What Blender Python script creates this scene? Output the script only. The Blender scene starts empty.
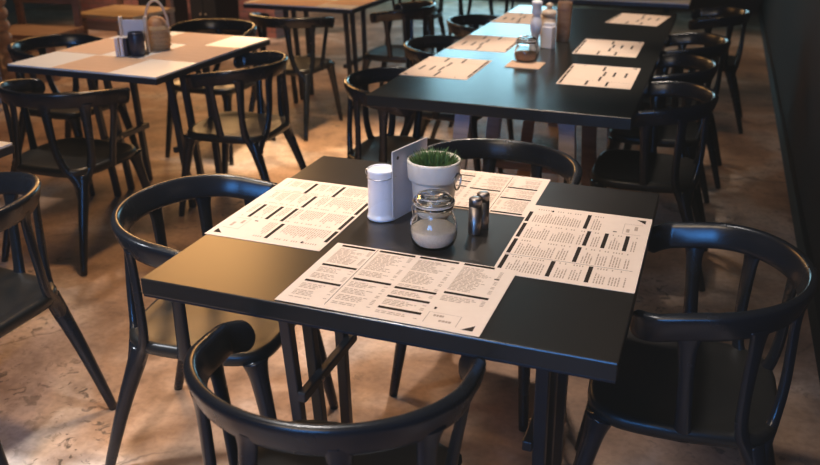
import bpy, bmesh, math, random
from mathutils import Vector, Matrix
random.seed(7)
PI = math.pi
S = bpy.context.scene
COL = S.collection

# ------------------------------------------------------------------ materials
def new_mat(name):
    m = bpy.data.materials.new(name); m.use_nodes = True
    nt = m.node_tree
    return m, nt, nt.nodes, nt.links, nt.nodes['Principled BSDF']

def pmat(name, c1, c2=None, rough=.5, scale=8., spec=.5, metal=0., bump=0., bscale=None, coat=0., rvar=.06, detail=6.):
    """noise-mottled surface"""
    m, nt, N, L, P = new_mat(name)
    if c2 is None: c2 = tuple(min(1, c*1.18+.002) for c in c1)
    tc = N.new('ShaderNodeTexCoord')
    no = N.new('ShaderNodeTexNoise'); no.inputs['Scale'].default_value = scale; no.inputs['Detail'].default_value = detail
    L.new(tc.outputs['Object'], no.inputs['Vector'])
    mx = N.new('ShaderNodeMix'); mx.data_type = 'RGBA'
    mx.inputs[6].default_value = (*c1, 1); mx.inputs[7].default_value = (*c2, 1)
    L.new(no.outputs['Fac'], mx.inputs[0]); L.new(mx.outputs[2], P.inputs['Base Color'])
    mr = N.new('ShaderNodeMapRange')
    mr.inputs['To Min'].default_value = max(0, rough-rvar); mr.inputs['To Max'].default_value = min(1, rough+rvar)
    L.new(no.outputs['Fac'], mr.inputs['Value']); L.new(mr.outputs[0], P.inputs['Roughness'])
    P.inputs['Specular IOR Level'].default_value = spec
    P.inputs['Metallic'].default_value = metal
    P.inputs['Coat Weight'].default_value = coat
    if bump:
        n2 = N.new('ShaderNodeTexNoise'); n2.inputs['Scale'].default_value = bscale or scale*12; n2.inputs['Detail'].default_value = 3
        L.new(tc.outputs['Object'], n2.inputs['Vector'])
        b = N.new('ShaderNodeBump'); b.inputs['Strength'].default_value = bump; b.inputs['Distance'].default_value = .002
        L.new(n2.outputs['Fac'], b.inputs['Height']); L.new(b.outputs[0], P.inputs['Normal'])
    return m

def wood(name, c1, c2, rough=.55, scale=3., stretch=(1, 12, 12)):
    m, nt, N, L, P = new_mat(name)
    tc = N.new('ShaderNodeTexCoord'); mp = N.new('ShaderNodeMapping'); mp.inputs['Scale'].default_value = stretch
    L.new(tc.outputs['Object'], mp.inputs['Vector'])
    no = N.new('ShaderNodeTexNoise'); no.inputs['Scale'].default_value = scale; no.inputs['Detail'].default_value = 8; no.inputs['Distortion'].default_value = .6
    L.new(mp.outputs[0], no.inputs['Vector'])
    r = N.new('ShaderNodeValToRGB'); r.color_ramp.elements[0].position = .32; r.color_ramp.elements[1].position = .7
    r.color_ramp.elements[0].color = (*c1, 1); r.color_ramp.elements[1].color = (*c2, 1)
    L.new(no.outputs['Fac'], r.inputs[0]); L.new(r.outputs[0], P.inputs['Base Color'])
    P.inputs['Roughness'].default_value = rough
    return m

def glass(name, tint=(1, 1, 1), rough=.02):
    m, nt, N, L, P = new_mat(name)
    tc = N.new('ShaderNodeTexCoord'); no = N.new('ShaderNodeTexNoise'); no.inputs['Scale'].default_value = 30
    L.new(tc.outputs['Object'], no.inputs['Vector'])
    mr = N.new('ShaderNodeMapRange'); mr.inputs['To Min'].default_value = rough; mr.inputs['To Max'].default_value = rough+.03
    L.new(no.outputs['Fac'], mr.inputs['Value']); L.new(mr.outputs[0], P.inputs['Roughness'])
    P.inputs['Base Color'].default_value = (*tint, 1)
    P.inputs['Transmission Weight'].default_value = 1
    P.inputs['IOR'].default_value = 1.35
    return m

def emis(name, c1, c2, strength):
    m, nt, N, L, P = new_mat(name)
    tc = N.new('ShaderNodeTexCoord'); no = N.new('ShaderNodeTexNoise'); no.inputs['Scale'].default_value = 1.3
    L.new(tc.outputs['Object'], no.inputs['Vector'])
    mx = N.new('ShaderNodeMix'); mx.data_type = 'RGBA'
    mx.inputs[6].default_value = (*c1, 1); mx.inputs[7].default_value = (*c2, 1)
    L.new(no.outputs['Fac'], mx.inputs[0]); L.new(mx.outputs[2], P.inputs['Emission Color'])
    P.inputs['Emission Strength'].default_value = strength
    P.inputs['Base Color'].default_value = (.02, .02, .02, 1)
    return m

def floor_mat():
    m, nt, N, L, P = new_mat('worn_concrete')
    tc = N.new('ShaderNodeTexCoord')
    def noise(scale, det=8, dist=0., vec=None):
        n = N.new('ShaderNodeTexNoise'); n.inputs['Scale'].default_value = scale; n.inputs['Detail'].default_value = det
        n.inputs['Distortion'].default_value = dist
        L.new(vec or tc.outputs['Object'], n.inputs['Vector']); return n
    def ramp(src, stops):
        r = N.new('ShaderNodeValToRGB'); e = r.color_ramp.elements
        while len(e) < len(stops): e.new(.5)
        for i, (p, c) in enumerate(stops): e[i].position = p; e[i].color = (*c, 1)
        L.new(src, r.inputs[0]); return r
    def mix(a, b, f, mode='MIX'):
        x = N.new('ShaderNodeMix'); x.data_type = 'RGBA'; x.blend_type = mode
        L.new(a, x.inputs[6]); L.new(b, x.inputs[7])
        if isinstance(f, float): x.inputs[0].default_value = f
        else: L.new(f, x.inputs[0])
        return x.outputs[2]
    big = ramp(noise(1.15, 6, .8).outputs['Fac'], [(.3, (.27, .155, .09)), (.5, (.48, .31, .205)), (.66, (.74, .63, .56))])
    mid = ramp(noise(5.5, 9, .5).outputs['Fac'], [(.28, (.45, .42, .40)), (.5, (.85, .83, .8)), (.75, (1.12, 1.08, 1.02))])
    col = mix(big.outputs[0], mid.outputs[0], 1.0, 'MULTIPLY')
    fine = ramp(noise(45, 6, .3).outputs['Fac'], [(.3, (.72, .7, .68)), (.6, (1, 1, 1))])
    col = mix(col, fine.outputs[0], .8, 'MULTIPLY')
    # dark flaked stains, clustered
    st = ramp(noise(24, 9, 1.2).outputs['Fac'], [(.565, (0, 0, 0)), (.645, (1, 1, 1))])
    cl = ramp(noise(1.7, 4, .4).outputs['Fac'], [(.50, (0, 0, 0)), (.62, (1, 1, 1))])
    k = mix(st.outputs[0], cl.outputs[0], 1.0, 'MULTIPLY')
    dk = N.new('ShaderNodeRGB'); dk.outputs[0].default_value = (.055, .04, .03, 1)
    kf = N.new('ShaderNodeMath'); kf.operation = 'MULTIPLY'; kf.inputs[1].default_value = .85; L.new(k, kf.inputs[0])
    col = mix(col, dk.outputs[0], kf.outputs[0])
    # cracks
    wn = noise(3.0, 5, 0)
    wv = N.new('ShaderNodeMix'); wv.data_type = 'RGBA'; wv.inputs[0].default_value = .16
    L.new(tc.outputs['Object'], wv.inputs[6]); L.new(wn.outputs['Color'], wv.inputs[7])
    vo = N.new('ShaderNodeTexVoronoi'); vo.feature = 'DISTANCE_TO_EDGE'; vo.inputs['Scale'].default_value = 1.25
    L.new(wv.outputs[2], vo.inputs['Vector'])
    cr = ramp(vo.outputs['Distance'], [(0, (1, 1, 1)), (.007, (0, 0, 0))])
    cm = ramp(noise(1.3, 3).outputs['Fac'], [(.42, (0, 0, 0)), (.56, (1, 1, 1))])
    cf = mix(cr.outputs[0], cm.outputs[0], 1.0, 'MULTIPLY')
    ck = N.new('ShaderNodeRGB'); ck.outputs[0].default_value = (.07, .045, .03, 1)
    cg = N.new('ShaderNodeMath'); cg.operation = 'MULTIPLY'; cg.inputs[1].default_value = .7; L.new(cf, cg.inputs[0])
    col = mix(col, ck.outputs[0], cg.outputs[0])
    L.new(col, P.inputs['Base Color'])
    mr = N.new('ShaderNodeMapRange'); mr.inputs['To Min'].default_value = .38; mr.inputs['To Max'].default_value = .75
    L.new(noise(4, 5).outputs['Fac'], mr.inputs['Value']); L.new(mr.outputs[0], P.inputs['Roughness'])
    b = N.new('ShaderNodeBump'); b.inputs['Strength'].default_value = .35; b.inputs['Distance'].default_value = .006
    L.new(noise(16, 8, .4).outputs['Fac'], b.inputs['Height']); L.new(b.outputs[0], P.inputs['Normal'])
    return m

def brick_mat():
    m, nt, N, L, P = new_mat('red_brick')
    tc = N.new('ShaderNodeTexCoord'); mp = N.new('ShaderNodeMapping'); mp.inputs['Rotation'].default_value = (PI/2, 0, 0)
    L.new(tc.outputs['Object'], mp.inputs['Vector'])
    b = N.new('ShaderNodeTexBrick'); b.inputs['Scale'].default_value = 4
    b.inputs['Color1'].default_value = (.30, .10, .075, 1); b.inputs['Color2'].default_value = (.40, .16, .12, 1); b.inputs['Mortar'].default_value = (.15, .1, .08, 1)
    L.new(mp.outputs[0], b.inputs['Vector']); L.new(b.outputs['Color'], P.inputs['Base Color']); P.inputs['Roughness'].default_value = .85
    return m

M = {}
M['floor'] = floor_mat()
M['chair'] = pmat('black_chair_plastic', (.006, .007, .010), (.010, .012, .016), .26, 14, spec=.42, bump=.05)
M['seat'] = pmat('black_seat_plastic', (.008, .0075, .007), (.014, .013, .012), .36, 10, spec=.42, bump=.06)
M['top'] = pmat('dark_laminate', (.014, .011, .009), (.022, .018, .014), .30, 20, spec=.5, rvar=.015)
M['top_edge'] = pmat('dark_laminate_edge', (.006, .007, .012), (.009, .011, .018), .42, 20, spec=.3)
M['top_far'] = pmat('black_laminate', (.011, .011, .010), (.018, .018, .016), .26, 12, spec=.55, rvar=.01)
M['steel_black'] = pmat('black_painted_steel', (.013, .014, .018), (.02, .021, .027), .42, 20)
M['white_top'] = pmat('white_laminate', (.76, .74, .70), (.84, .82, .79), .4, 6)
M['kraft'] = pmat('kraft_paper', (.76, .60, .485), (.82, .665, .545), .85, 40, spec=.15, bump=.05)
M['kraft_tan'] = pmat('tan_kraft_paper', (.60, .40, .27), (.68, .47, .33), .85, 25, spec=.15)
M['ink'] = pmat('black_print', (.035, .025, .02), (.06, .045, .035), .8, 60, spec=.1)
M['text'] = pmat('grey_print', (.36, .255, .19), (.46, .34, .26), .85, 60, spec=.1)
M['white_enamel'] = pmat('white_enamel', (.80, .80, .82), (.86, .86, .88), .28, 12, coat=.3)
M['steel'] = pmat('brushed_steel', (.24, .20, .17), (.33, .28, .25), .40, 60, metal=1)
M['wire'] = pmat('steel_wire', (.45, .43, .40), (.55, .53, .5), .3, 60, metal=1)
M['ceramic'] = pmat('cream_ceramic', (.72, .64, .53), (.80, .72, .61), .45, 10, bump=.1)
M['soil'] = pmat('dark_soil', (.03, .02, .015), (.06, .045, .03), .9, 80)
M['grass'] = pmat('fresh_grass', (.015, .05, .010), (.10, .20, .045), .55, 140)
M['card'] = pmat('grey_card', (.52, .47, .46), (.58, .53, .51), .7, 30)
M['hole'] = pmat('dark_hole', (.05, .04, .04), (.07, .06, .06), .7, 30)
M['glass'] = glass('clear_glass', (.97, .98, .97))
M['rubber'] = pmat('pale_rubber_seal', (.62, .56, .50), None, .6, 30)
M['sugar'] = pmat('pale_oat_filling', (.62, .50, .37), (.90, .80, .66), .9, 180, bump=.6, bscale=260)
M['spice'] = pmat('brown_filling', (.28, .14, .07), (.42, .24, .13), .9, 120, bump=.4)
M['white_wood'] = pmat('white_painted_wood', (.72, .70, .72), (.80, .78, .80), .4, 10)
M['napkin'] = pmat('white_napkin_paper', (.70, .66, .66), (.78, .74, .73), .85, 30)
M['cork'] = wood('brown_cork_wood', (.20, .10, .05), (.36, .21, .12), .7)
M['oak'] = wood('golden_oak', (.33, .19, .08), (.52, .33, .15), .5)
M['palewood'] = wood('pale_grey_wood', (.34, .30, .31), (.52, .47, .47), .6)
M['redwood'] = wood('brown_plank', (.17, .08, .05), (.28, .15, .10), .6)
M['turned'] = wood('turned_brown_wood', (.22, .12, .06), (.36, .21, .12), .45)
M['frame_wood'] = wood('light_birch', (.60, .45, .33), (.74, .60, .47), .55)
M['wicker'] = pmat('honey_wicker', (.30, .17, .07), (.62, .42, .22), .6, 90, bump=.8)
M['navy'] = pmat('navy_leatherette', (.010, .013, .03), (.02, .025, .05), .35, 20)
M['blackwall'] = pmat('black_plaster', (.030, .022, .019), (.045, .034, .030), .9, 3, bump=.2, spec=.12)
M['brownwall'] = pmat('brown_plaster', (.05, .035, .028), (.09, .065, .05), .85, 2, bump=.2)
M['ceil'] = pmat('dark_ceiling', (.02, .018, .016), (.035, .03, .026), .9, 2)
M['brick'] = brick_mat()
M['cloth'] = pmat('pale_curtain', (.42, .38, .38), (.56, .52, .52), .9, 5)
M['blackboard'] = pmat('black_lacquer', (.012, .010, .009), (.02, .017, .016), .7, 6, spec=.2)
M['brass'] = pmat('brass_bolt', (.42, .36, .28), None, .3, 40, metal=1)

# ------------------------------------------------------------------ mesh builder
class MB:
    def __init__(s): s.v = []; s.f = []; s.m = []; s.smooth = []
    def add(s, vs, fs, mi=0, sm=True):
        o = len(s.v); s.v += [tuple(v) for v in vs]
        for f in fs: s.f.append(tuple(i+o for i in f)); s.m.append(mi); s.smooth.append(sm)
    def box(s, c, d, rot=None, mi=0, bev=0.):
        bm = bmesh.new(); bmesh.ops.create_cube(bm, size=1)
        bmesh.ops.scale(bm, vec=d, verts=bm.verts)
        if bev: bmesh.ops.bevel(bm, geom=bm.edges[:], offset=bev, segments=2, affect='EDGES', profile=.5)
        mt = Matrix.Translation(c) @ (rot.to_4x4() if rot is not None else Matrix())
        bm.transform(mt); bm.verts.index_update()
        s.add([v.co for v in bm.verts], [[v.index for v in f.verts] for f in bm.faces], mi, False); bm.free()
    def bar(s, a, b, w, t, mi=0, bev=.003, up=(0, 0, 1)):
        a = Vector(a); b = Vector(b); z = (b-a).normalized(); u = Vector(up)
        if abs(z.dot(u)) > .98: u = Vector((0, 1, 0))
        x = u.cross(z).normalized(); y = z.cross(x)
        r = Matrix((x, y, z)).transposed()
        s.box((a+b)/2, (w, t, (b-a).length), r, mi, bev)
    def tube(s, pts, rad, n=10, mi=0, cap=True, up=None):
        """rad: scalar / list of scalars or (ra, rb) pairs"""
        P = [Vector(p) for p in pts]; k = len(P)
        if not isinstance(rad, list): rad = [rad]*k
        rings = []; u = Vector(up) if up else None
        for i, p in enumerate(P):
            t = (P[min(i+1, k-1)]-P[max(i-1, 0)]).normalized()
            if u is None: u = Vector((0, 0, 1)) if abs(t.z) < .9 else Vector((1, 0, 0))
            x = (u-t*u.dot(t)).normalized(); y = t.cross(x); u = x
            r = rad[i]; ra, rb = (r if isinstance(r, tuple) else (r, r))
            rings.append([p+x*ra*math.cos(2*PI*j/n)+y*rb*math.sin(2*PI*j/n) for j in range(n)])
        vs = [v for r in rings for v in r]; fs = []
        for i in range(k-1):
            for j in range(n):
                fs.append((i*n+j, i*n+(j+1) % n, (i+1)*n+(j+1) % n, (i+1)*n+j))
        if cap: fs.append(tuple(range(n))[::-1]); fs.append(tuple((k-1)*n+j for j in range(n)))
        s.add(vs, fs, mi)
    def lathe(s, prof, n=32, mi=0, c=(0, 0, 0), cap_b=True, cap_t=True):
        vs = []; fs = []; k = len(prof)
        for r, z in prof:
            for j in range(n):
                a = 2*PI*j/n; vs.append((c[0]+r*math.cos(a), c[1]+r*math.sin(a), c[2]+z))
        for i in range(k-1):
            for j in range(n):
                fs.append((i*n+j, i*n+(j+1) % n, (i+1)*n+(j+1) % n, (i+1)*n+j))
        if cap_b: fs.append(tuple(range(n))[::-1])
        if cap_t: fs.append(tuple((k-1)*n+j for j in range(n)))
        s.add(vs, fs, mi)
    def quad(s, a, b, c, d, mi=0): s.add([a, b, c, d], [(0, 1, 2, 3)], mi, False)
    def build(s, name, mats, parent=None, bevel=0.):
        me = bpy.data.meshes.new(name); me.from_pydata(s.v, [], s.f); me.update()
        if not isinstance(mats, (list, tuple)): mats = [mats]
        for m in mats: me.materials.append(m)
        for p, mi, sm in zip(me.polygons, s.m, s.smooth): p.material_index = mi; p.use_smooth = sm
        o = bpy.data.objects.new(name, me); COL.objects.link(o)
        if parent: o.parent = parent
        if bevel:
            b = o.modifiers.new('bevel', 'BEVEL'); b.width = bevel; b.segments = 2; b.limit_method = 'ANGLE'
        return o

def tag(o, label, cat, group=None, kind=None):
    o['label'] = label; o['category'] = cat
    if group: o['group'] = group
    if kind: o['kind'] = kind
    return o
def thing(name, label, cat, loc=(0, 0, 0), rz=0., group=None):
    o = bpy.data.objects.new(name, None); COL.objects.link(o); o.empty_display_size = .05
    o.location = loc; o.rotation_euler = (0, 0, rz)
    return tag(o, label, cat, group)
def struct(mb, name, mats):
    o = mb.build(name, mats); o['kind'] = 'structure'; return o
def copy_tree(o, parent=None):
    c = o.copy(); COL.objects.link(c)
    if parent: c.parent = parent
    for ch in list(o.children): copy_tree(ch, c)
    return c

def smooth_path(pts, rad, sub=5):
    """Catmull-Rom through points (with radii)"""
    P = [Vector(p) for p in pts]; out = []; ro = []
    k = len(P)
    for i in range(k-1):
        p0 = P[max(i-1, 0)]; p1 = P[i]; p2 = P[i+1]; p3 = P[min(i+2, k-1)]
        for j in range(sub):
            t = j/sub
            out.append(.5*((2*p1)+(p2-p0)*t+(2*p0-5*p1+4*p2-p3)*t*t+(3*p1-p0-3*p2+p3)*t**3))
            a, b = rad[i], rad[i+1]
            if isinstance(a, tuple): ro.append((a[0]+(b[0]-a[0])*t, a[1]+(b[1]-a[1])*t))
            else: ro.append(a+(b-a)*t)
    out.append(P[-1]); ro.append(rad[-1])
    return out, ro

# ------------------------------------------------------------------ room
X0, X1, Y0, Y1, ZC = -7.0, 1.56, -3.6, 10.0, 3.1
b = MB(); b.box(((X0+X1)/2, (Y0+Y1)/2, -.05), (X1-X0+.4, Y1-Y0+.4, .1)); struct(b, 'floor', M['floor'])
b = MB(); b.box(((X0+X1)/2, (Y0+Y1)/2, ZC+.05), (X1-X0+.4, Y1-Y0+.4, .1)); struct(b, 'ceiling', M['ceil'])
b = MB(); b.box((X1+.1, (Y0+Y1)/2, ZC/2), (.2, Y1-Y0+.4, ZC)); struct(b, 'wall_right', M['blackwall'])
b = MB(); b.box((X0-.1, (Y0+Y1)/2, ZC/2), (.2, Y1-Y0+.4, ZC)); struct(b, 'wall_left', M['brownwall'])
def wall_with_hole(name, y, x0, x1, z0, z1, mat, t=.2):
    b = MB()
    b.box(((X0+x0)/2, y, ZC/2), (x0-X0, t, ZC)); b.box(((x1+X1)/2, y, ZC/2), (X1-x1, t, ZC))
    b.box(((x0+x1)/2, y, z0/2), (x1-x0, t, z0)); b.box(((x0+x1)/2, y, (z1+ZC)/2), (x1-x0, t, ZC-z1))
    struct(b, name, mat)
def window(name, y, x0, x1, z0, z1, pane_mat, n):
    fr = MB()
    for z in (z0, z1): fr.box(((x0+x1)/2, y, z), (x1-x0, .08, .06))
    for i in range(n+1):
        x = x0+(x1-x0)*i/n; fr.box((x, y, (z0+z1)/2), (.05, .08, z1-z0))
    o = struct(fr, name, M['blackboard'])
    p = MB(); p.box(((x0+x1)/2, y, (z0+z1)/2), (x1-x0-.02, .012, z1-z0-.02)); p.build('window_pane', pane_mat, o)
wall_with_hole('wall_back', Y1+.1, -2.7, -1.0, .35, 2.5, M['brownwall'])
window('window_1', Y1+.06, -2.7, -1.0, .35, 2.5, emis('daylight_teal', (.32, .72, .90), (.52, .86, 1.0), 6.5), 2)
wall_with_hole('wall_front', Y0-.1, -.3, 1.2, 1.15, 2.25, M['brownwall'])
window('window_2', Y0-.06, -.3, 1.2, 1.15, 2.25, emis('daylight_blue', (.06, .28, .80), (.10, .38, 1.0), 19), 3)
b = MB(); b.box((X1-.012, (Y0+Y1)/2, .05), (.024, Y1-Y0, .10), bev=.004); struct(b, 'baseboard_right', M['blackboard'])

# ------------------------------------------------------------------ dining chair
RA, RB, RL = .246, .204, .146           # ring half-width, back depth, arm reach
ZT, ZB = .699, .740
def ring_xy(t):
    s = abs(t)
    if s < .56:
        th = s/.56*PI/2; x = RA*math.sin(th) if th > 0 else 0; y = -RB*max(0, math.cos(th))**1.08 if th < PI/2-1e-6 else 0
    else:
        u = (s-.56)/.44; y = RL*u; x = RA+.010*u-.044*max(0, (u-.58)/.42)**1.8
    return Vector((math.copysign(x, t), y, ZB+(ZT-ZB)*((y+RB)/(RL+RB))**2.2))
def build_backrest(parent):
    N = 141; n = 18
    P = []
    for i in range(N):
        P.append(ring_xy(math.sin(PI/2*(-1+2*i/(N-1)))))
    cum = [0]
    for i in range(1, N): cum.append(cum[-1]+(P[i]-P[i-1]).length)
    tot = cum[-1]; b = MB(); vs = []; fs = []
    for i in range(N):
        t = (P[min(i+1, N-1)]-P[max(i-1, 0)]).normalized()
        out = t.cross(Vector((0, 0, 1))).normalized()          # outward of the U
        # bring outward direction away from the middle
        if out.dot(P[i]-Vector((0, .05, P[i].z))) < 0: out = -out
        lean = .30-.16*max(0, (P[i].y-.05)/.1) if P[i].y > .05 else .30
        h = (Vector((0, 0, 1))+out*lean).normalized(); w = (out-h*out.dot(h)).normalized()
        e = min(cum[i], tot-cum[i]); R = .027
        k = math.sqrt(max(0.0, 1-((R-e)/R)**2)) if e < R else 1
        k = max(k, .08)
        y = P[i].y; fr = (y+RB)/(RL+RB)
        hh = (.0335)*k; ww = .0115*(.45+.55*k)+.003*math.sin(PI*min(1, max(0, fr)))
        c = P[i]-Vector((0, 0, .031))
        for j in range(n):
            a = 2*PI*j/n; ca, sa = math.cos(a), math.sin(a)
            sx = math.copysign(abs(ca)**.55, ca); sy = math.copysign(abs(sa)**.55, sa)
            vs.append(c+w*ww*sx+h*hh*sy)
    for i in range(N-1):
        for j in range(n): fs.append((i*n+j, i*n+(j+1) % n, (i+1)*n+(j+1) % n, (i+1)*n+j))
    fs.append(tuple(range(n))[::-1]); fs.append(tuple((N-1)*n+j for j in range(n)))
    b.add(vs, fs); return b.build('backrest', M['chair'], parent)
def build_seat(parent):
    b = MB(); n = 56; k = 9; rows = []
    def outline(s, z, dz=0):
        r = []
        for j in range(n):
            a = 2*PI*j/n; ca, sa = math.cos(a), math.sin(a); e = .46
            x = .212*math.copysign(abs(ca)**e, ca); y = .205*math.copysign(abs(sa)**e, sa)
            if y > 0: x *= 1.03; y *= 1.06
            if y < 0: x *= 1-.10*(y/.205)**2
            y += .008
            r.append((x*s, y*s+.005, z))
        return r
    prof = [(.02, .410), (.35, .411), (.62, .414), (.82, .420), (.93, .4265), (.975, .4255), (1.0, .416), (1.0, .403), (.975, .391), (.90, .385), (.5, .383), (.02, .383)]
    vs = []; fs = []
    for s, z in prof: vs += outline(s, z)
    for i in range(len(prof)-1):
        for j in range(n): fs.append((i*n+j, (i+1)*n+j, (i+1)*n+(j+1) % n, i*n+(j+1) % n))
    fs.append(tuple(range(n))); fs.append(tuple((len(prof)-1)*n+j for j in range(n))[::-1])
    b.add(vs, fs); return b.build('seat', M['seat'], parent)
def make_chair(label, group):
    t = thing('dining_chair', label, 'chair', group=group)
    build_seat(t); build_backrest(t)
    for sx in (-1, 1):
        # rear leg: splayed, rises to a fork at the seat corner
        p, r = smooth_path([(sx*.208, -.262, 0), (sx*.190, -.200, .20), (sx*.175, -.150, .34), (sx*.168, -.134, .392)],
                           [.0135, .0190, .0245, .025], 6)
        b = MB(); b.tube(p, r, 12); b.build('leg', M['chair'], t)
        p, r = smooth_path([(sx*.216, .262, 0), (sx*.198, .228, .20), (sx*.184, .200, .345), (sx*.178, .188, .398)],
                           [.0135, .0190, .024, .036], 6)
        b = MB(); b.tube(p, r, 12); b.build('leg', M['chair'], t)
        def spindle(pts, rad, up=(0, 1, 0)):
            p, r = smooth_path(pts, rad, 6); b = MB(); b.tube(p, r, 12, up=up); b.build('spindle', M['chair'], t)
        # front spindle, side spindle, back spindle (wide flared heads run into the rail)
        spindle([(sx*.202, .012, .395), (sx*.210, .014, .44), (sx*.226, .022, .56), (sx*.238, .027, .638), (sx*.2455, .028, .680)],
                [(.028, .013), (.0185, .012), (.0165, .0115), (.020, .0105), (.031, .0085)])
        spindle([(sx*.177, -.152, .335), (sx*.180, -.126, .385), (sx*.194, -.106, .432), (sx*.201, -.100, .52), (sx*.2035, -.103, .648), (sx*.2095, -.106, .692)],
                [(.021, .020), (.021, .017), (.0175, .0125), (.016, .0115), (.020, .0105), (.031, .0085)], (sx*.62, .79, 0))
        spindle([(sx*.173, -.156, .335), (sx*.150, -.160, .385), (sx*.116, -.176, .432), (sx*.094, -.186, .52), (sx*.080, -.1855, .652), (sx*.080, -.1925, .700)],
                [(.021, .020), (.022, .017), (.0175, .0125), (.016, .0115), (.020, .0105), (.031, .0085)], (sx*.96, .27, 0))
    return t
CH_MAIN = 'black chairs around the nearest table'
chair0 = make_chair('black plastic armchair seen from behind at the bottom edge, front of the table', CH_MAIN)
H = PI/2
chairs = [  # x, y, rz, label, group
 (.491, -.126, .099, None, CH_MAIN),
 (1.118, .533, 1.587, 'black armchair with blue sheen on its rail, in shadow right of the front table', CH_MAIN),
 (-.131, .445, -1.442, 'black armchair with golden sheen on its seat, left of the front table', CH_MAIN),
 (.488, 1.059, 3.052, 'black armchair behind the front table, only its curved rail above the top', CH_MAIN),
 (-.805, .25, H-.01, 'black armchair with golden seat cut by the left edge, beside the white table corner', 'black chairs around other tables'),
 (-1.47, 1.455, 0, 'black armchair at near side of the white and tan table, back to us', 'black chairs around other tables'),
 (-1.015, 2.13, 1.62, 'black armchair right of the white and tan table, forked rear leg', 'black chairs around other tables'),
 (-1.66, 2.93, PI, 'black armchair on far side of the white and tan table behind the basket', 'black chairs around other tables'),
 (-2.12, 2.2, -H, 'black armchair at left end of the white and tan table', 'black chairs around other tables'),
 (-.175, 2.0, -H, 'black armchair tucked under near left corner of the long dark table', 'black chairs along the long dark table'),
 (-.22, 2.85, -H, 'second black armchair on left side of the long dark table', 'black chairs along the long dark table'),
 (-.24, 3.65, -H, 'third black armchair on left side of the long dark table', 'black chairs along the long dark table'),
 (.89, 2.13, H, 'black armchair nearest us on the shadowed right side of the long dark table', 'black chairs along the long dark table'),
 (.88, 2.76, H, 'second black armchair from us on the right side of the long dark table', 'black chairs along the long dark table'),
 (.93, 3.42, H, 'third black armchair from us on the right side of the long dark table', 'black chairs along the long dark table'),
 (1.05, 4.56, H, 'furthest black armchair by the dark right wall, beside the far white table', 'black chairs along the long dark table'),
 (-1.46, 3.50, 0, 'black armchair at near side of the tan topped table in the top middle', 'black chairs around other tables'),
 (-.93, 4.12, H, 'black armchair right of the tan topped table in the top middle', 'black chairs around other tables'),
 (-.78, 5.75, 0, 'distant black armchair with cyan sheen on its seat, left of the far white table', 'black chairs around other tables'),
 (-1.45, 5.9, PI, 'distant black armchair behind the tan topped table in the top middle', 'black chairs around other tables'),
]
for i, (x, y, rz, lab, grp) in enumerate(chairs):
    c = chair0 if i == 0 else copy_tree(chair0)
    c.location = (x, y, 0); c.rotation_euler = (0, 0, rz)
    if lab: c['label'] = lab
    c['group'] = grp

# ------------------------------------------------------------------ tables
def table_legs(t, xa, yh, ztop):
    """black steel pedestal frames: twin uprights on a floor bar at each end, a rear upright and a low stretcher"""
    for sx in (-1, 1):
        x = sx*xa
        b = MB(); b.bar((x, -yh*.6, ztop-.013), (x, yh*.4, ztop-.013), .05, .025, bev=.004); b.build('top_rail', M['steel_black'], t)
        for y0, dy in ((-.175, .085), (-.065, .085), (.135, .04)):
            b = MB(); b.bar((x, y0+dy, 0), (x, y0, ztop-.026), .030, .028, bev=.004); b.build('leg', M['steel_black'], t)
        b = MB(); b.bar((x-sx*.026, -.150, .31), (x-sx*.026, .185, .31), .024, .028, bev=.004)
        br = b.build('stretcher', M['steel_black'], t)
        b = MB(); q = Vector((x-sx*.026, -.05, .31)); b.tube([q-Vector((.016, 0, 0)), q+Vector((.016, 0, 0))], .007, 10); b.build('bolt', M['brass'], br)
def slab(x0, x1, y0, y1, z0, z1, bev=.004):
    b = MB(); b.box(((x0+x1)/2, (y0+y1)/2, (z0+z1)/2), (x1-x0, y1-y0, z1-z0), bev=bev); return b

# front table
t = thing('dining_table', 'dark brown square table in the foreground holding four printed menus', 'table', (.49, .447, 0), group='dining tables')
slab(-.49, .49, -.447, .447, .712, .75, .003).build('tabletop', M['top'], t)
slab(-.488, .488, -.445, .445, .707, .7125, .001).build('edge_frame', M['top_edge'], t)
table_legs(t, .315, .33, .7065)

# white/tan table at left
def white_table(label, x0, x1, y0, y1, legs=True, grp='white topped tables'):
    t = thing('dining_table', label, 'table', ((x0+x1)/2, (y0+y1)/2, 0), group=grp)
    w = (x1-x0)/2; d = (y1-y0)/2
    slab(-w+.003, w-.003, -d+.003, d-.003, .742, .75, .001).build('tabletop', M['white_top'], t)
    slab(-w, w, -d, d, .716, .742, .003).build('edge_frame', M['steel_black'], t)
    if legs: table_legs(t, w-.17, d-.12, .7155)
    return t
white_table('white topped table at upper left with tan mats and black legs', -1.90, -1.11, 1.62, 2.61)
white_table('white topped table cut by the left edge, only one corner showing', -1.90, -.972, -.22, .68)
white_table('white topped table at top middle covered with tan mats', -1.92, -1.13, 3.73, 4.62)
white_table('far white topped table along the top edge behind the long dark table', -.35, .885, 4.72, 5.6)

# long dark table on pale wooden trestles
t = thing('dining_table', 'long black table behind the front one, carrying a row of printed menus', 'table', (.33, 2.96, 0))
slab(-.50, .50, -1.315, 1.315, .705, .75, .003).build('tabletop', M['top_far'], t)
for yy, mats_ in ((-1.18, ('palewood', 'palewood')), (-.62, ('palewood', 'redwood')), (.25, ('redwood', 'palewood')), (1.15, ('palewood', 'palewood'))):
    for (xa, xb), mm in zip(((-.145, -.195), (.255, .305)), mats_):
        b = MB(); b.bar((xb, yy, 0), (xa, yy, .7045), .062, .035, bev=.003, up=(0, 1, 0)); b.build('leg', M[mm], t)
    b = MB(); b.bar((-.17, yy, .30), (.28, yy, .30), .035, .045, bev=.003, up=(0, 1, 0)); b.build('stretcher', M['redwood'], t)

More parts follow.
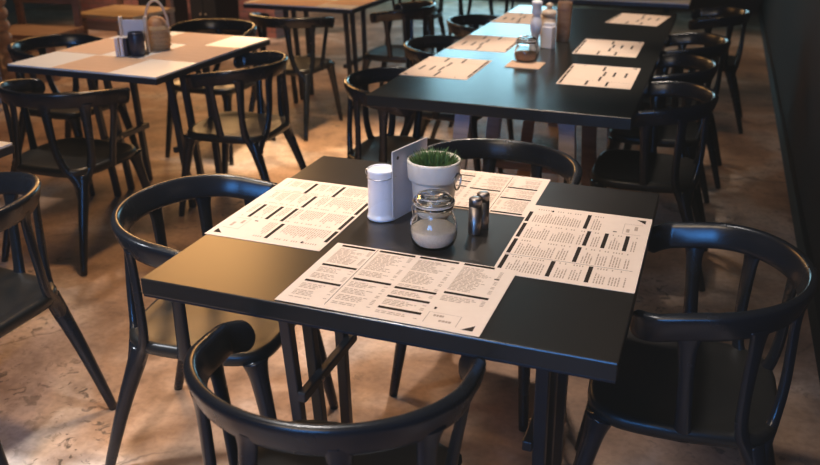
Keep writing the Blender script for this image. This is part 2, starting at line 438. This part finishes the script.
# ------------------------------------------------------------------ printed menus
def menu_mesh(detail=True, sparse=False):
    """42 x 29.7 cm landscape sheet, origin at its centre; print is part of the sheet"""
    W, D, T = .42, .297, .0006
    b = MB(); b.box((0, 0, T/2), (W, D, T))
    z = T+.00025
    def rect(u0, v0, u1, v1, mi):
        x0, x1 = (u0-.5)*W, (u1-.5)*W; y0, y1 = (v0-.5)*D, (v1-.5)*D
        zz = z+(.0001 if mi == 1 else 0)
        b.quad((x0, y0, zz), (x1, y0, zz), (x1, y1, zz), (x0, y1, zz), mi)
    rnd = random.Random(3)
    cols = [(.040, .232), (.257, .458), (.484, .697), (.725, .945)]
    bars = [[.962, .612, .338], [.965, .472], [.968, .450, .312, .150], [.972, .497]]
    ends = {(3, 0): .885}
    for ci, ((u0, u1), bl) in enumerate(zip(cols, bars)):
        for k, v in enumerate(bl):
            ue = ends.get((ci, k), u1)
            rect(u0, v-.0155, ue, v+.0155, 1)
            vb = bl[k+1] if k+1 < len(bl) else (.33 if ci == 3 else .04)
            if not detail: continue
            # body lines
            y = v-.050
            i = 0
            while y > vb+.035:
                if i % 5 != 4 or rnd.random() < .35:
                    u = u0+.004
                    full = rnd.uniform(.45, .80)
                    while u < u0+(u1-u0)*full:
                        wd = rnd.uniform(.012, .042); e = min(u+wd, u0+(u1-u0)*full)
                        rect(u, y-.0045, e, y+.0045, 2); u = e+.006
                    if rnd.random() < .75: rect(u1-.022, y-.0045, u1-.004, y+.0045, 2)
                y -= .0205; i += 1
    rect(.2415, .05, .2445, .985, 1)
    rect(.915, .795, .940, .812, 1)
    if detail:
        for a in ((.724, .20, .880, .203), (.724, .06, .727, .20), (.877, .06, .880, .20)): rect(*a, 2)
        for (u, v, w) in ((.752, .165, .012), (.767, .165, .010), (.780, .165, .013), (.795, .165, .006), (.790, .105, .012), (.805, .105, .014), (.822, .105, .01), (.835, .105, .013)):
            rect(u, v-.013, u+w, v+.013, 2)
        rect(.733, .245, .745, .275, 1)
    # small dark triangular mark in the corner
    x, y = .905-.5, .045-.5
    b.add([((x)*W, y*D, z), ((x+.055)*W, y*D, z), ((x+.055)*W, (y+.075)*D, z)], [(0, 1, 2)], 1, False)
    return b
M['ink_soft'] = pmat('dark_brown_print', (.018, .012, .009), (.035, .025, .018), .8, 60, spec=.1)
menu0 = menu_mesh().build('placemat', [M['kraft'], M['ink_soft'], M['text']])
GM = 'printed paper menus on the front table'
def put_menu(o, cx, cy, rz, lab, grp, z=.7502):
    o.location = (cx, cy, z); o.rotation_euler = (0, 0, rz); tag(o, lab, 'placemat', grp)
# (corner fits) front, left, right, far
put_menu(menu0, .312+.21, .006+.1485, -.012, 'cream printed menu sheet along the front edge of the near table, nearest us', GM, .7512)
for cx, cy, rz, lab, z in (
  (-.004+.1485, .2506+.21, -H, 'cream printed menu sheet at the left of the near table, beside the white canister', .7502),
  (.6813+.1485, .2776+.21, H, 'cream printed menu sheet at the near table right, beside the steel shakers', .7506),
  (.2674+.21, .6085+.1485, PI, 'cream printed menu sheet on the far side of the near table behind the plant pot', .7502)):
    o = menu0.copy(); COL.objects.link(o); put_menu(o, cx, cy, rz, lab, GM, z)
GL = 'printed paper menus along the long dark table'
sp = menu_mesh(False).build('placemat', [M['kraft'], M['ink_soft'], M['text']])
far = [(-.175+.1485, 2.23, -H, 'tan menu sheet nearest us on the left side of the long dark table'),
       (-.165+.1485, 2.86, -H, 'second tan menu sheet on the left side of the long dark table'),
       (-.165+.1485, 3.72, -H, 'furthest tan menu sheet on the left side of the long dark table'),
       (.63, 2.29, H, 'tan menu sheet nearest us on the right side of the long dark table'),
       (.585, 2.95, H, 'second tan menu sheet on the right side of the long dark table'),
       (.63, 3.92, H-.12, 'furthest tan menu sheet at the right end of the long dark table')]
for i, (cx, cy, rz, lab) in enumerate(far):
    o = sp if i == 0 else sp.copy()
    if i: COL.objects.link(o)
    put_menu(o, cx, cy, rz, lab, GL)

# tan mats on the white tables
def tan_mat(x0, x1, y0, y1, lab, grp):
    b = MB(); b.box((0, 0, .0005), (x1-x0, y1-y0, .001))
    for k in range(5):
        b.quad((-(x1-x0)*.4, (y1-y0)*(-.35+.17*k), .0013), ((x1-x0)*.4, (y1-y0)*(-.35+.17*k), .0013), ((x1-x0)*.4, (y1-y0)*(-.34+.17*k), .0013), (-(x1-x0)*.4, (y1-y0)*(-.34+.17*k), .0013), 1)
    o = b.build('placemat', [M['kraft_tan'], M['text_tan']]); o.location = ((x0+x1)/2, (y0+y1)/2, .7502); tag(o, lab, 'placemat', grp)
M['text_tan'] = pmat('tan_print', (.50, .32, .21), None, .85, 40, spec=.1)
G1 = 'tan mats on the white table at upper left'
tan_mat(-1.655, -1.36, 1.625, 1.925, 'tan mat at the near edge of the upper left white table', G1)
tan_mat(-1.41, -1.113, 1.94, 2.31, 'tan mat at the right edge of the upper left white table', G1)
tan_mat(-1.62, -1.32, 2.31, 2.607, 'tan mat at the far edge of the upper left white table', G1)
tan_mat(-1.897, -1.64, 1.94, 2.31, 'tan mat at the left edge of the upper left white table', G1)
G4 = 'tan mats on the top middle table'
tan_mat(-1.90, -1.40, 3.735, 4.05, 'tan mat on the near left of the top middle table', G4)
tan_mat(-1.385, -1.135, 3.88, 4.30, 'tan mat at the right edge of the top middle table', G4)

# ------------------------------------------------------------------ things on the front table
ZT0 = .7508
# white canister with wire bail
t = thing('canister', 'white enamel canister with wire handle on the front table, left of the grey card', 'canister', (.351, .485, ZT0))
b = MB(); b.lathe([(.030, 0), (.0345, .001), (.0360, .004), (.0360, .008), (.0338, .011), (.0332, .02), (.0332, .118), (.0342, .121), (.0342, .126), (.0325, .128), (.0318, .126), (.0318, .116), (.002, .114)], 36, cap_t=True)
b.build('body', M['white_enamel'], t)
b = MB(); b.lathe([(.0318, .1165), (.0316, .124), (.027, .1255), (.002, .1262)], 32); b.build('lid', M['white_enamel'], t)
b = MB()
for sx in (-1,):
    pts = [(sx*.034, 0, .121), (sx*.039, 0, .122), (sx*.0405, 0, .117), (sx*.0395, 0, .110), (sx*.036, 0, .107), (sx*.034, 0, .110)]
    p, r = smooth_path(pts, [.0014]*6, 4); b.tube(p, r, 6)
p = [(-.0355+.0005, .001, .112)]+[(-.0385*math.cos(a), -.018*math.sin(a)-.0, .112-.004*math.sin(a)) for a in [PI*i/24 for i in range(1, 24)]]+[(.0355, .001, .112)]
b2 = [(x*1.0, -abs(y)-.0 if abs(x) > .03 else -math.sqrt(max(0, .0368**2-x*x)), z) for x, y, z in p]
b.tube(b2, .0011, 6); b.build('wire_handle', M['wire'], t)

# upright grey card
ang = math.atan2(.968, .250)
t = thing('menu_card', 'upright grey cardboard card with a punched hole, standing between canister and plant pot', 'card', (.383, .474, ZT0), ang)
b = MB(); b.box((.075, 0, .0875), (.15, .004, .175), bev=.0008); b.build('card_panel', M['card'], t)
b = MB(); b.tube([(.020, -.0032, .155), (.020, .0032, .155)], .0042, 14); b.build('punched_hole', M['hole'], t)

# plant pot
t = thing('plant_pot', 'cream pot with wire handles full of short green grass on the front table', 'potted plant', (.466, .540, ZT0), -.25)
t.scale = (.97, .97, 1.10)
b = MB(); b.lathe([(.044, 0), (.047, .002), (.0495, .02), (.0565, .085), (.0575, .088), (.0635, .090), (.0655, .094), (.0672, .128), (.0668, .1325), (.0645, .1345), (.0620, .1335), (.0605, .128), (.0585, .118), (.002, .117)], 44)
b.build('pot', M['ceramic'], t)
b = MB(); b.lathe([(.059, .1172), (.040, .121), (.002, .1225)], 30, cap_b=False); b.build('soil', M['soil'], t)
b = MB(); rg = random.Random(11)
for i in range(620):
    a = rg.uniform(0, 2*PI); r = .054*math.sqrt(rg.random()); x, y = r*math.cos(a), r*math.sin(a)
    h = rg.uniform(.012, .036)*(1-.25*(r/.054)**2); lx, ly = x*.35+rg.uniform(-.012, .012), y*.35+rg.uniform(-.012, .012)
    w = rg.uniform(.0012, .0022); d = rg.uniform(0, PI); dx, dy = w*math.cos(d), w*math.sin(d)
    z0 = .119
    v = [(x-dx, y-dy, z0), (x+dx, y+dy, z0), (x+lx*.4+dx*.8, y+ly*.4+dy*.8, z0+h*.6), (x+lx*.4-dx*.8, y+ly*.4-dy*.8, z0+h*.6), (x+lx, y+ly, z0+h)]
    b.add(v, [(0, 1, 2, 3), (3, 2, 4)], 0, False)
o = b.build('grass', M['grass'], t); o['kind'] = 'stuff'
for sx in (-1, 1):
    b = MB(); b.tube([(sx*.062, 0, .108), (sx*.071, 0, .109)], .004, 10)
    p = [(sx*.069, .017*math.cos(a), .107-.028*math.sin(a)-.004*math.sin(a)) for a in [PI*i/20 for i in range(21)]]
    p = [(sx*.069, 0.004, .110), (sx*.070, .013, .106)]+p[1:-1]+[(sx*.070, -.013, .106), (sx*.069, -.004, .110)]
    b.tube(p, .0022, 8, up=(1, 0, 0)); b.build('ring_handle', M['ceramic'] if sx < 0 else M['wire'], t)

# clip-top jar
def clip_jar(label, loc, s=1., fill=None, rz=0.):
    t = thing('clip_jar', label, 'jar', loc, rz)
    k = s
    b = MB()
    outer = [(.030, .0), (.040, .002), (.048, .010), (.0525, .024), (.0530, .040), (.0505, .056), (.0440, .068), (.0405, .073), (.0400, .078), (.0430, .081), (.0430, .088), (.0415, .090)]
    inner = [(.0385, .090), (.0375, .080), (.0380, .074), (.0420, .066), (.0480, .055), (.0505, .040), (.0500, .025), (.0455, .012), (.038, .006), (.002, .0055)]
    b.lathe([(r*k, z*k) for r, z in outer+inner], 40); b.build('jar_body', M['glass'], t)
    b = MB(); b.lathe([(r*k, z*k) for r, z in [(.037, .0062), (.0450, .0125), (.0494, .025), (.0499, .038), (.048, .040), (.030, .0425), (.002, .044)]], 36)
    b.build('filling', fill or M['sugar'], t)
    b = MB(); b.lathe([(r*k, z*k) for r, z in [(.0395, .0905), (.0432, .0912), (.0432, .0938), (.0395, .0942)]], 36, cap_b=False, cap_t=False); b.build('rubber_seal', M['rubber'], t)
    b = MB(); b.lathe([(r*k, z*k) for r, z in [(.0380, .0945), (.0440, .0948), (.0448, .099), (.0436, .103), (.0370, .108), (.0365, .1105), (.0330, .1115), (.002, .1095), (.002, .1065), (.030, .106), (.0345, .102), (.0375, .098)]], 40)
    b.build('lid', M['glass'], t)
    b = MB()
    def loop(r, z, n=36): return [(r*k*math.cos(2*PI*i/n), r*k*math.sin(2*PI*i/n), z*k) for i in range(n+1)]
    b.tube(loop(.0418, .0755), .0012*k, 6, up=(0, 0, 1)); b.tube(loop(.0458, .0985), .0011*k, 6, up=(0, 0, 1))
    for sy in (-1, 1):
        pts = [(.046*k, sy*.006*k, .0985*k), (.050*k, sy*.008*k, .090*k), (.0475*k, sy*.010*k, .078*k), (.047*k, sy*.008*k, .066*k)]
        p, r = smooth_path(pts, [.0011*k]*4, 5); b.tube(p, r, 6)
        pts = [(-.046*k, sy*.005*k, .0985*k), (-.0495*k, sy*.006*k, .088*k), (-.0435*k, sy*.006*k, .0755*k)]
        p, r = smooth_path(pts, [.0011*k]*3, 5); b.tube(p, r, 6)
    p, r = smooth_path([(.047*k, -.008*k, .066*k), (.0535*k, 0, .060*k), (.047*k, .008*k, .066*k)], [.0011*k]*3, 6); b.tube(p, r, 6)
    b.build('clip_wire', M['wire'], t)
    return t
clip_jar('clear glass clip-top jar half filled with pale grains, in front of the plant pot', (.522, .370, ZT0), 1.02, rz=-2.3).scale = (1, 1, 1.08)

# steel shakers
def shaker(label, loc, h):
    t = thing('shaker', label, 'shaker', loc, group='steel salt and pepper shakers')
    b = MB(); b.lathe([(.0125, 0), (.0148, .001), (.0152, .003), (.0152, h*.78)], 28, cap_t=True); b.build('body', M['steel'], t)
    b = MB(); b.lathe([(.0145, h*.78), (.0145, h*.795), (.0153, h*.80), (.0153, h-.006), (.0145, h-.002), (.0120, h), (.002, h+.0005)], 28); b.build('cap', M['steel'], t)
shaker('brushed steel shaker nearer us, right of the glass jar', (.592, .466, ZT0), .090)
shaker('brushed steel shaker standing behind the other one, further from us', (.600, .506, ZT0), .090)

# ------------------------------------------------------------------ things on the long dark table
b = MB(); b.box((0, 0, .001), (.155, .15, .002)); o = b.build('coaster', M['kraft_tan']); o.location = (.285, 2.40, .7502)
tag(o, 'small square tan coaster under the brown jar on the long dark table', 'coaster')
clip_jar('glass jar with brown filling standing on the tan coaster', (.270, 2.475, .7524), 1.0, M['spice'], .5)
t = thing('pepper_mill', 'white turned pepper mill on the long dark table', 'pepper mill', (.255, 2.74, .7502))
b = MB(); b.lathe([(.022, 0), (.025, .003), (.025, .012), (.019, .03), (.015, .05), (.018, .07), (.026, .10), (.028, .12), (.026, .145), (.019, .165), (.017, .172)], 26); b.build('body', M['white_wood'], t)
b = MB(); b.lathe([(.018, .173), (.022, .180), (.0235, .19), (.021, .20), (.023, .212), (.026, .222), (.026, .232), (.018, .238), (.002, .239)], 26); b.build('head', M['white_wood'], t)
b = MB(); b.lathe([(.004, .239), (.006, .243), (.006, .249), (.002, .254)], 14); b.build('knob', M['wire'], t)
t = thing('napkin_holder', 'white box of napkins on the long dark table right of the pepper mill', 'napkin holder', (.300, 2.84, .7502), -.25)
b = MB(); b.box((0, 0, .052), (.058, .050, .104), bev=.003); b.build('box', M['napkin'], t)
b = MB()
for k in range(4): b.box((0, -.016+.011*k, .112), (.050, .004, .018), bev=.001)
b.build('napkins', M['napkin'], t)
t = thing('lidded_jar', 'orange brown wooden jar with knobbed lid behind the white napkin box', 'jar', (.268, 2.99, .7502))
b = MB(); b.lathe([(.030, 0), (.036, .004), (.040, .05), (.038, .10), (.034, .135)], 24); b.build('body', M['frame_wood'], t)
b = MB(); b.lathe([(.034, .135), (.040, .14), (.034, .158), (.014, .165), (.012, .172), (.018, .18), (.018, .19), (.002, .197)], 24); b.build('lid', M['frame_wood'], t)
t = thing('wooden_tumbler', 'tall brown cork cylinder on the long dark table, rightmost of the condiments', 'container', (.335, 3.05, .7502))
t.scale = (.80, .80, 1.0)
b = MB(); b.lathe([(.038, 0), (.041, .003), (.044, .17), (.046, .195), (.043, .197), (.039, .19), (.037, .02), (.002, .018)], 26); b.build('body', M['cork'], t)
b = MB(); b.lathe([(.0452, .155), (.0468, .157), (.0468, .166), (.0452, .168)], 26, cap_b=False, cap_t=False); b.build('band', M['redwood'], t)

# ------------------------------------------------------------------ things on the white and tan table
t = thing('card_holder', 'pale wooden two-post holder with paper sheet on the white and tan table', 'holder', (-1.515, 2.04, .7502), .38)
for sx in (-1, 1):
    b = MB(); b.box((sx*.058, 0, .085), (.016, .03, .17), bev=.004); b.build('post', M['frame_wood'], t)
b = MB(); b.box((0, 0, .105), (.10, .006, .10), bev=.001); b.build('sheet', M['napkin'], t)
b = MB(); b.box((0, 0, .008), (.10, .05, .016), bev=.002); b.build('base', M['frame_wood'], t)
t = thing('dark_tumbler', 'dark navy tumbler standing against the pale wooden holder', 'tumbler', (-1.468, 1.985, .7502))
t.scale = (.88, .88, .95)
b = MB(); b.lathe([(.034, 0), (.039, .003), (.043, .06), (.041, .10), (.038, .113), (.035, .112), (.034, .02), (.002, .015)], 24); b.build('body', M['navy'], t)
b = MB(); b.lathe([(.0388, .111), (.0392, .113), (.0382, .1145)], 24, cap_b=False, cap_t=False); b.build('rim', M['steel'], t)
for k, (dx, mm, lab) in enumerate(((-.038, 'napkin', 'white slim booklet standing left of the navy tumbler, outermost'), (-.010, 'white_wood', 'pale slim booklet standing between the white and the black one'), (.014, 'navy', 'black slim booklet standing right beside the navy tumbler'))):
    t = thing('booklet', lab, 'booklet', (-1.520+dx*.7, 1.965+dx*.3, .7502), .35, 'slim booklets on the white and tan table')
    b = MB(); b.box((0, 0, .043), (.016, .055, .086), bev=.002); b.build('cover', M[mm], t)
    b = MB(); b.box((0, .002, .043), (.011, .054, .0865)); b.build('pages', M['napkin'], t)
t = thing('basket', 'honey coloured basket with tall hoop handle on the white and tan table', 'basket', (-1.468, 2.155, .7502), .3)
b = MB(); b.lathe([(.044, 0), (.050, .004), (.056, .05), (.057, .095), (.055, .115), (.052, .115), (.052, .09), (.050, .02), (.002, .012)], 28); b.build('body', M['wicker'], t)
b = MB(); p = [(.055*math.cos(a), .0, .105+.125*math.sin(a)) for a in [PI*i/24 for i in range(25)]]
b.tube(p, .0065, 8, up=(0, 1, 0)); b.build('hoop_handle', M['frame_wood'], t)
for k in range(5):
    b = MB(); z = .02+.020*k; r = .0530+.0012*k
    b.tube([(r*1.05*math.cos(2*PI*i/28), r*1.05*math.sin(2*PI*i/28), z) for i in range(29)], .0035, 6, up=(0, 0, 1)); b.build('weave_band', M['wicker'], t)
t = thing('bread_roll', 'orange brown bread roll filling the honey coloured basket', 'bread', (-1.468, 2.155, .7502+.0135), .3)
M['crust'] = pmat('bread_crust', (.42, .19, .07), (.62, .34, .16), .6, 25, bump=.3)
b = MB(); b.lathe([(.020, 0), (.040, .015), (.046, .06), (.047, .095), (.044, .118), (.032, .135), (.014, .142), (.002, .143)], 20); b.build('crust', M['crust'], t)
b = MB()
for k in range(3): b.box((0, -.018+.018*k, .1405-.006*abs(k-1)), (.045, .004, .006), bev=.001)
b.build('score_mark', M['frame_wood'], t)

# ------------------------------------------------------------------ far left furniture
def bench(label, loc, rz, w, d, h, mat='oak'):
    t = thing('wooden_bench', label, 'bench', loc, rz, 'rough wooden benches at the back left')
    b = MB()
    for k in range(4): b.box((0, -d/2+d*(k+.5)/4, h), (w, d/4-.010, .035), bev=.004)
    b.build('seat', M[mat], t)
    for sx in (-1, 1):
        for sy in (-1, 1):
            b = MB(); b.box((sx*(w/2-.045), sy*(d/2-.045), h/2-.009), (.07, .07, h-.018), bev=.004); b.build('leg', M['turned'], t)
    b = MB(); b.box((0, -d/2+.03, h-.075), (w-.12, .03, .08), bev=.004); b.build('apron', M['turned'], t)
    b = MB(); b.box((0, d/2-.02, h+.26), (w, .03, .12), bev=.004); b.build('back_slat', M['redwood'], t)
    for sx in (-1, 1):
        b = MB(); b.box((sx*(w/2-.04), d/2-.02, h+.16), (.05, .045, .32), bev=.004); b.build('back_post', M['redwood'], t)
bench('golden wooden bench at the back left, right one of the pair', (-3.86, 4.98, 0), .0, .62, .62, .42)
bench('lower brown wooden bench at the back left, left one of the pair', (-4.22, 4.25, 0), .12, .62, .50, .345, 'cork')
t = thing('turned_post', 'brown turned wooden post with bead shapes at the far left', 'post', (-3.78, 3.50, 0))
prof = [(.05, 0), (.055, .02), (.055, .12), (.03, .14)]
z = .14
while z < 1.2:
    prof += [(.028, z), (.046, z+.018), (.052, z+.042), (.046, z+.066), (.028, z+.084)]; z += .088
prof += [(.03, z), (.05, z+.02), (.05, z+.09), (.02, z+.1)]
b = MB(); b.lathe(prof, 22); b.build('spindle', M['turned'], t)
b = MB(); b.box((0, 0, .012), (.16, .16, .024), bev=.003); b.build('base', M['turned'], t)
t = thing('curtain', 'pale hanging curtain strip at the far left edge', 'curtain', (-4.02, 3.22, 0))
b = MB(); vs = []; fs = []; n = 26
for i in range(n+1):
    x = -.45+.9*i/n; y = .03*math.sin(i*1.9)
    vs += [(x, y, .03), (x, y*.8, 1.9)]
for i in range(n): fs.append((2*i, 2*i+2, 2*i+3, 2*i+1))
b.add(vs, fs); b.build('cloth', M['cloth'], t)
b = MB(); b.tube([(-.5, 0, 1.91), (.5, 0, 1.91)], .015, 8); b.build('rod', M['steel_black'], t)
for sx in (-1, 1):
    pass
# brick partition behind
b = MB(); b.box((-4.35, 6.5, .55), (2.4, .2, 1.1)); struct(b, 'wall_partition', M['brick'])
def stool(label, x, y):
    t = thing('black_cabinet', label, 'cabinet', (x, y, 0), 0, 'low black cabinets by the brick wall')
    b = MB(); b.box((0, 0, .33), (.30, .4, .54), bev=.005); b.build('carcass', M['blackboard'], t)
    for sx in (-1, 1):
        b = MB(); b.box((sx*.073, -.207, .33), (.140, .014, .50), bev=.003); d = b.build('door', M['blackboard'], t)
        b = MB(); b.tube([(sx*.03, -.216, .30), (sx*.03, -.226, .30)], .010, 10); b.build('knob', M['brass'], d)
        for sy in (-1, 1):
            b = MB(); b.box((sx*.12, sy*.16, .03), (.04, .04, .06), bev=.002); b.build('foot', M['blackboard'], t)
stool('low black cabinet by the brick wall, right one', -3.62, 6.05)
stool('low black cabinet by the brick wall, left one', -4.22, 6.05)

# ------------------------------------------------------------------ lights
def area(name, loc, target, size, power, color, sy=None, spread=None):
    l = bpy.data.lights.new(name, 'AREA'); l.energy = power; l.color = color; l.size = size
    if sy: l.shape = 'RECTANGLE'; l.size_y = sy
    if spread: l.spread = spread
    o = bpy.data.objects.new(name, l); COL.objects.link(o); o.location = loc
    o.rotation_euler = (Vector(target)-Vector(loc)).to_track_quat('-Z', 'Y').to_euler()
def spot(name, loc, target, power, color, ang, blend=.6, r=.12):
    l = bpy.data.lights.new(name, 'SPOT'); l.energy = power; l.color = color; l.spot_size = math.radians(ang); l.spot_blend = blend; l.shadow_soft_size = r
    o = bpy.data.objects.new(name, l); COL.objects.link(o); o.location = loc
    o.rotation_euler = (Vector(target)-Vector(loc)).to_track_quat('-Z', 'Y').to_euler()
WARM = (1.0, .62, .32); SOFT = (1.0, .84, .70); NEUT = (1.0, .93, .87)
spot('spot_front_table', (-.15, .35, 2.95), (.28, .30, .75), 150, NEUT, 56, .6, .10)
area('fill_ceiling', (.1, -1.6, 2.95), (.3, .4, .7), 1.2, 26, (1, .78, .56), spread=math.radians(140))
spot('spot_near_floor', (-1.6, -.7, 2.7), (-.32, .26, 0), 300, (.88, .93, 1.0), 32, .9, .15)  # added light, brightens the floor left of the front table
area('warm_panel_left', (-2.6, 3.9, 2.75), (-1.2, 1.6, 0), 1.1, 24, (1, .48, .15), spread=math.radians(150))
area('warm_panel_back', (-5.3, 9.0, 2.75), (-1.0, 2.0, .4), 1.3, 22, (1, .55, .22), spread=math.radians(100))
spot('spot_left_table', (-1.7, 2.6, 2.95), (-1.5, 2.1, .75), 122, (1, .85, .73), 46, .8, .1)
spot('spot_long_near', (.30, 2.5, 2.95), (.34, 2.45, .75), 200, SOFT, 38, .6, .1)
spot('spot_long_far', (.30, 3.6, 2.95), (.34, 3.6, .75), 110, SOFT, 40, .6, .1)
spot('spot_mid_table', (-1.5, 4.9, 2.95), (-1.5, 4.6, .75), 90, WARM, 46, .8, .1)
spot('spot_benches', (-3.7, 4.6, 2.95), (-4.0, 4.8, .3), 140, WARM, 80, .8, .15)
spot('spot_brick', (-4.0, 5.4, 2.95), (-3.9, 6.4, .5), 260, (1, .72, .55), 70, .8, .15)
spot('spot_floor', (-.75, 3.2, 2.95), (-1.0, 3.05, 0), 560, (1, .70, .42), 36, .8, .15)
spot('spot_under_table', (.2, 2.5, 2.95), (.25, .70, 0), 200, (1, .80, .66), 34, .7, .08)  # added back light, reaches the floor beneath the front table
spot('spot_near_left', (-.7, 1.5, 2.95), (-.7, .75, 0), 150, WARM, 58, .9, .15)
spot('spot_right_aisle', (1.1, 4.3, 2.95), (1.25, 4.2, 0), 30, WARM, 60, .9, .15)  # small warm light added to lift the aisle floor
spot('spot_far_aisle', (1.2, 7.5, 2.95), (1.2, 7.2, 0), 60, WARM, 60, .9, .15)
w = bpy.data.worlds.new('World'); S.world = w; w.use_nodes = True
w.node_tree.nodes['Background'].inputs[0].default_value = (.5, .52, .6, 1); w.node_tree.nodes['Background'].inputs[1].default_value = .02

# ------------------------------------------------------------------ camera (solved from the table and the sheets)
yaw, pitch, roll = -.3435, .4015, .0017
cy, sy = math.cos(yaw), math.sin(yaw)
f = Vector((sy*math.cos(pitch), cy*math.cos(pitch), -math.sin(pitch)))
r = Vector((cy, -sy, 0)); u = r.cross(f)
r2 = r*math.cos(roll)+u*math.sin(roll); u2 = -r*math.sin(roll)+u*math.cos(roll)
cam = bpy.data.cameras.new('camera'); co = bpy.data.objects.new('camera', cam); COL.objects.link(co)
mt = Matrix((r2, u2, -f)).transposed().to_4x4(); mt.translation = (1.0578, -1.2856, 1.5199)
co.matrix_world = mt
cam.sensor_width = 36; cam.lens = 835.85/820*36; cam.clip_start = .05
cam.dof.use_dof = True; cam.dof.focus_distance = 1.95; cam.dof.aperture_fstop = 4.0
S.camera = co
S.view_settings.view_transform = 'Standard'
S.view_settings.exposure = .26
cm = S.view_settings
cm.use_curve_mapping = True
cm.curve_mapping.black_level = (-.0048, -.0048, -.0045)
cm.curve_mapping.update()
